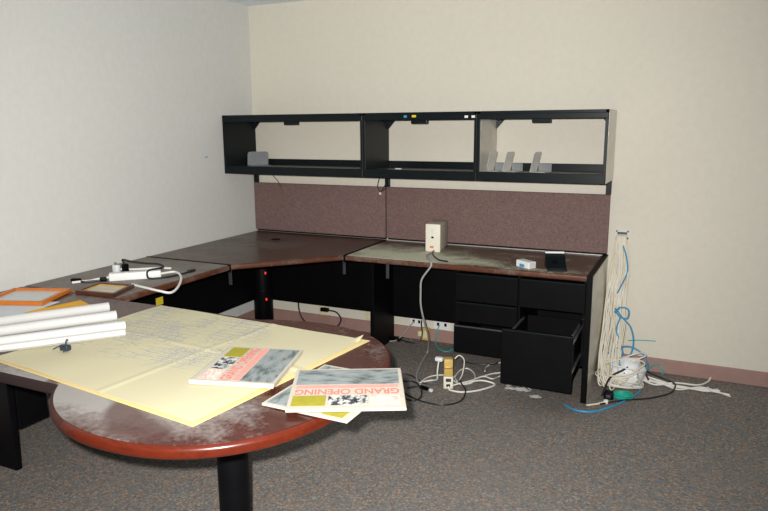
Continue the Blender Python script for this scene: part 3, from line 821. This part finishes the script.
cord('white_cable', [(2.07, -.487, .018), (2.047, -.389), (2.062, -.315), (2.119, -.252), (2.2, -.22)], .004, 'cable_white', 'white cable bent farthest back beneath the drawers')
cord('white_cable', [(1.75, -.80), (1.769, -.691), (1.831, -.629), (1.90, -.62), (1.96, -.71, .014)], .004, 'cable_white', 'white cable passing behind the outlet box to its left')
cord('black_floor_cable', [(1.582, -.723), (1.641, -.714), (1.707, -.753), (1.776, -.804), (1.874, -.776)], .0046, 'cable_black', 'black cord lying straight left of the outlet box')
cord('black_floor_cable', [(1.60, -.86), (1.652, -.827), (1.72, -.813), (1.799, -.904, .014), (1.84, -1.006), (1.826, -1.07), (1.783, -1.075), (1.734, -1.069), (1.66, -1.03)], .0046, 'cable_black', 'black cord looping near the overhanging newspaper')
cord('black_floor_cable', [(1.66, -.955), (1.705, -.977), (1.801, -1.038), (1.893, -1.068), (2.001, -1.061), (2.069, -.974), (2.06, -.848, .018), (2.0, -.75, .022), (1.985, -.72, .03)], .0046, 'cable_black', 'black cord curving in front of the outlet box')
cord('black_floor_cable', [(1.867, -.338), (1.961, -.353), (2.054, -.33), (2.108, -.257), (2.18, -.24)], .0046, 'cable_black', 'black cord under the drawer pedestal')
bp = thing('black_inline_plug', (1.78, -.88, 0), 'black plug with pale tip lying on the carpet', 'plug')
obj('lead', tube([(1.722, -.934, .012), (1.75, -.90, .012), (1.785, -.876, .012)], .005), M['cable_black'], bp, True)
obj('plug_body', (lambda q: (bmesh.ops.translate(q, verts=q.verts, vec=(1.81, -.885, 0)), q)[1])(rot(box(-.03, .03, -.011, .011, 0, .02, .005), -.3)), M['black'], bp, True)
obj('tip', (lambda q: (bmesh.ops.translate(q, verts=q.verts, vec=(1.862, -.90, 0)), q)[1])(rot(box(-.012, .010, -.009, .009, 0, .017, .003), -.3)), M['paper2'], bp, True)

def scraps(cx, cy, rx, ry, n, label):
    t = bmesh.new()
    for k in range(n):
        L = rnd(.02, .05); a = rnd(-.6, .6)-.3
        q = box(-L/2, L/2, -.004, .004, 0, .002); rot(q, rnd(-.2, .2), 'Y'); rot(q, a)
        bmesh.ops.translate(q, verts=q.verts, vec=(cx+rnd(-rx, rx), cy+rnd(-ry, ry), .006+rnd(0, .008))); join(t, q)
    return tag(obj('torn_scraps', t, M['paper'], None, origin=None), label, 'scraps', kind='stuff')
scraps(2.325, -.665, .07, .025, 26, 'heap of white torn scraps on the carpet below the open drawer')
scraps(2.44, -.74, .022, .012, 10, 'smaller patch of white scraps on the carpet in front of open drawer')

# ------------------------------------------------------------------ cables by the right wall
wo = thing('cable_outlet', (2.80, 0, .87), 'small open wall box from which the pale cables hang', 'wall box')
b = box(2.765, 2.84, -.005, 0, .848, .858); box(2.765, 2.84, -.005, 0, .892, .90, bm=b); box(2.765, 2.773, -.005, 0, .848, .90, bm=b); box(2.832, 2.84, -.005, 0, .848, .90, bm=b)
obj('box_rim', b, M['paper2'], wo); obj('box_opening', box(2.772, 2.833, -.002, 0, .857, .893), M['edge_grey'], wo)
XE = W+.010
for i in range(44):
    u_ = (i+.5)/44; j1, j2 = rnd(0, 1), rnd(0, 1)
    bulge = rnd(-.012, .012)
    b2, b3 = rnd(-.02, .02), rnd(-.025, .025)
    pts = [(2.774+.056*u_, -.004, .875), (2.772+.06*u_, -.03-.015*j1, .845), (2.748+.105*u_+bulge, -.022-.03*j1, .66),
           (2.722+.13*u_+b2, -.04-.07*j1, .45), (2.722+.135*u_+b3, -.08-.12*j1, .29+.06*j2), (2.73+.13*u_+b2, -.18-.20*j1, .14+.05*j2),
           (2.77+.12*u_, -.26-.26*j1, .02+.06*j2), (2.86+.08*u_, -.22-.2*j2, .02+.08*j1), (2.93+.05*j1, -.20-.12*j2, .03+.03*j2)]
    pts = [(max(p[0], XE), min(p[1], -.008), p[2]) for p in pts]
    cord('network_cable', pts, .0042, 'cable_cream' if i % 3 else 'cable_white',
         'pale cable in the bundle hanging from the wall box to the floor heap', 'cable', 'pale cables hanging from the wall box', z=.005)
wr = bmesh.new(); bmesh.ops.create_icosphere(wr, subdivisions=4, radius=1)
for v in wr.verts:
    p = v.co.copy(); n_ = noise.noise(p*1.9)*.22+noise.noise(p*5)*.09
    v.co = Vector((p.x*.105, p.y*.11, p.z*.10))*(1+n_)
zmin_ = min(v.co.z for v in wr.verts)
for v in wr.verts: v.co.z = max(v.co.z, -.070)
bmesh.ops.translate(wr, verts=wr.verts, vec=(2.905, -.30, .0755))
tag(obj('wrapped_cable_coil', wr, M['film'], None, True, origin=(2.925, -.28, .0)), 'lump of coiled cable wrapped in white plastic, on the floor heap', 'cable coil')
for k in range(12):
    cx, cy, r = 2.875+rnd(-.03, .05), -.36+rnd(-.08, .10), rnd(.075, .125); ph = rnd(0, 6)
    pts = [(max(XE, cx+r*(1+.12*math.sin(3*a+k))*math.cos(a+ph)), cy+.8*r*math.sin(a+ph), .010+.010*k+.025*(1+math.sin(a+k*2.1))*(.4+.1*k)) for a in [i*2*PI*1.15/18 for i in range(19)]]
    cord('coiled_cable', pts, .0042, 'cable_white' if k % 2 else 'cable_cream', 'pale cable coiled in the floor heap beside the end panel', 'cable', 'pale coils in the floor heap', z=.005)
for k in range(7):
    e = (k-3)*.016; f_ = rnd(-.02, .02); L_ = rnd(-.10, .04)
    cord('cut_cable', [(2.93, -.27+e*.6, .05+.004*k), (2.985, -.225+e*.5, .02+.004*k), (3.094, -.235+e*.25+f_, .012+.004*(k % 3)), (3.20, -.24+e*.5-f_, .006+.004*(k % 2)), (3.33, -.23-e*.5+f_, .010), (3.44+L_, -.225+e*.9, .006+.01*(k % 2))], .0045, 'cable_white',
         'white cable trailing from the heap along the baseboard', 'cable', 'white cables trailing to the right', z=.006)
cord('cut_cable', [(2.98, -.25, .03), (3.069, -.27, .012), (3.177, -.21, .02), (3.30, -.18, .015), (3.355, -.10, .015), (3.372, -.06, .03)], .005, 'cable_white', 'white cable ending in an upturned tip near the baseboard', 'cable', z=.006)
cord('blue_cable', [(2.795, -.004, .86), (2.812, -.04, .82), (2.838, -.05, .75), (2.853, -.05, .665), (2.845, -.055, .62), (2.828, -.10, .575), (2.805, -.12, .52)], .0045, 'cable_blue', 'blue cable hanging at the top of the pale bundle', 'cable')
cord('blue_cable', [(2.802, -.19, .415), (2.837, -.20, .452), (2.882, -.19, .44), (2.879, -.19, .385), (2.832, -.20, .395), (2.806, -.19, .44), (2.852, -.19, .385), (2.900, -.17, .325), (2.922, -.16, .235), (2.912, -.17, .155), (2.87, -.20, .08)], .0045, 'cable_blue', 'blue cable twisted in a small loop halfway down the bundle', 'cable')
cord('blue_cable', [(2.77, -.33, .02), (2.752, -.28, .10), (2.80, -.25, .18), (2.89, -.22, .215), (2.965, -.20, .185), (3.01, -.20, .125), (3.01, -.2, .06), (2.96, -.26, .09), (2.86, -.33, .155), (2.90, -.40, .10)], .0045, 'cable_blue', 'blue cable arching over the white wrapped lump', 'cable')
cord('blue_cable', [(2.625, -.783), (2.687, -.828), (2.767, -.821), (2.837, -.746), (2.926, -.586), (2.991, -.40), (2.97, -.30, .04)], .006, 'cable_blue', 'blue cable curving on the carpet in front of the end panel', 'cable')
cord('blue_cable', [(2.838, -.20, .385), (2.822, -.22, .31), (2.846, -.22, .25), (2.866, -.22, .18), (2.89, -.24, .11)], .004, 'cable_blue', 'short blue cable dropping straight into the heap', 'cable')
cord('green_cable', [(2.885, -.05, .20), (2.93, -.03, .202), (2.99, -.02, .205), (3.045, -.018, .208)], .003, 'cable_teal', 'thin green cable sticking out sideways in front of the wall', 'cable')
cord('teal_cable', [(2.99, -.17, .03), (3.03, -.06, .05), (3.07, -.025, .06), (3.10, -.03, .03), (3.10, -.06)], .0045, 'cable_teal', 'teal cable curling up against the baseboard', 'cable')
cord('black_cable', [(2.802, -.687), (2.926, -.586, .012), (3.053, -.482), (3.155, -.355), (3.178, -.242, .022), (3.12, -.20, .03), (3.02, -.22, .07), (2.95, -.27, .15)], .005, 'cable_black', 'black cable ringed round the white cables on the carpet', 'cable')
cord('black_cable', [(2.80, -.60, .02), (2.83, -.50, .10), (2.90, -.40, .13), (2.96, -.30, .16), (2.99, -.24, .10), (3.03, -.26, .03)], .006, 'cable_black', 'black cable strung across the wrapped lump', 'cable')
gp = bmesh.new()
for k in range(7):
    r = .030+.004*(k % 3); join(gp, tube([(2.905+1.5*r*math.cos(a), -.545+.9*r*math.sin(a), .006+.005*k+.003*math.sin(a*2)) for a in [i*2*PI/16 for i in range(17)]], .0045, 8, 3, zmin=.005))
tag(obj('green_cable_coil', gp, M['green'], None, True), 'small bright green cable coil at the foot of the heap', 'cable coil')
bx = thing('black_connector_block', (2.835, -.565, 0), 'black connector block in front of the cable heap', 'connector')
obj('block', box(2.808, 2.862, -.595, -.535, 0, .04, .006), M['black'], bx, True)
obj('port', box(2.822, 2.848, -.599, -.592, .010, .028, .002), M['edge_grey'], bx)
wt = thing('white_plug', (2.82, -.66, 0), 'white plug tip on a short lead beside the end panel foot', 'plug')
obj('plug_body', cyl((2.83, -.655), .013, 0, .024, 20, .004), M['white'], wt, True)
obj('lead', tube([(2.825, -.66, .012), (2.79, -.69, .006), (2.755, -.72, .006), (2.735, -.735, .006)], .005, zmin=.006), M['cable_cream'], wt, True)
tag(obj('cable_tag', box(2.786, 2.822, -.085, -.080, .430, .482, .002), M['cream'], None, origin=(2.80, -.082, .43)), 'small cream tag clipped round the hanging pale cables', 'tag')
tag(obj('tape_mark', box(0, .0006, -.592, -.566, 1.345, 1.353), M['blueprint_dot'], None, origin=(0, -.58, 1.349)), 'tiny blue mark on the left wall near the shelf', 'mark')

# ------------------------------------------------------------------ light: the camera's own flash, upper left of the lens, and a weak room fill
cam = bpy.data.cameras.new('camera'); co = bpy.data.objects.new('camera', cam); C.objects.link(co)
yaw, pitch, roll_ = math.radians(25.1631), math.radians(-10.9688), math.radians(-.3598)
cp = Vector((3.194, -4.3848, 1.5511))
F = Vector((-math.sin(yaw)*math.cos(pitch), math.cos(yaw)*math.cos(pitch), math.sin(pitch)))
R = Vector((math.cos(yaw), math.sin(yaw), 0)); U = R.cross(F)
R2 = R*math.cos(roll_)+U*math.sin(roll_); U2 = -R*math.sin(roll_)+U*math.cos(roll_)
mw = Matrix((R2, U2, -F)).transposed().to_4x4(); mw.translation = cp
co.matrix_world = mw
cam.sensor_width = 36; cam.lens = 661.081/768*36; cam.clip_start = .05
bpy.context.scene.camera = co
fl = bpy.data.lights.new('camera_flash', 'SPOT'); fo = bpy.data.objects.new('camera_flash', fl); C.objects.link(fo)
fl.energy = 640; fl.shadow_soft_size = .018; fl.spot_size = math.radians(110); fl.spot_blend = 1.0; fl.color = (1, .975, .935)
aim = mw.copy(); aim.translation = cp - R2*.055 + U2*.06
fo.matrix_world = aim @ Matrix.Rotation(math.radians(3), 4, 'Y')
w = bpy.data.worlds.new('room_ambience'); bpy.context.scene.world = w; w.use_nodes = True
w.node_tree.nodes['Background'].inputs[0].default_value = (.80, .90, 1, 1); w.node_tree.nodes['Background'].inputs[1].default_value = .16
vs = bpy.context.scene.view_settings
vs.view_transform = 'Standard'; vs.look = 'None'; vs.gamma = 1; vs.use_curve_mapping = False; vs.exposure = 0
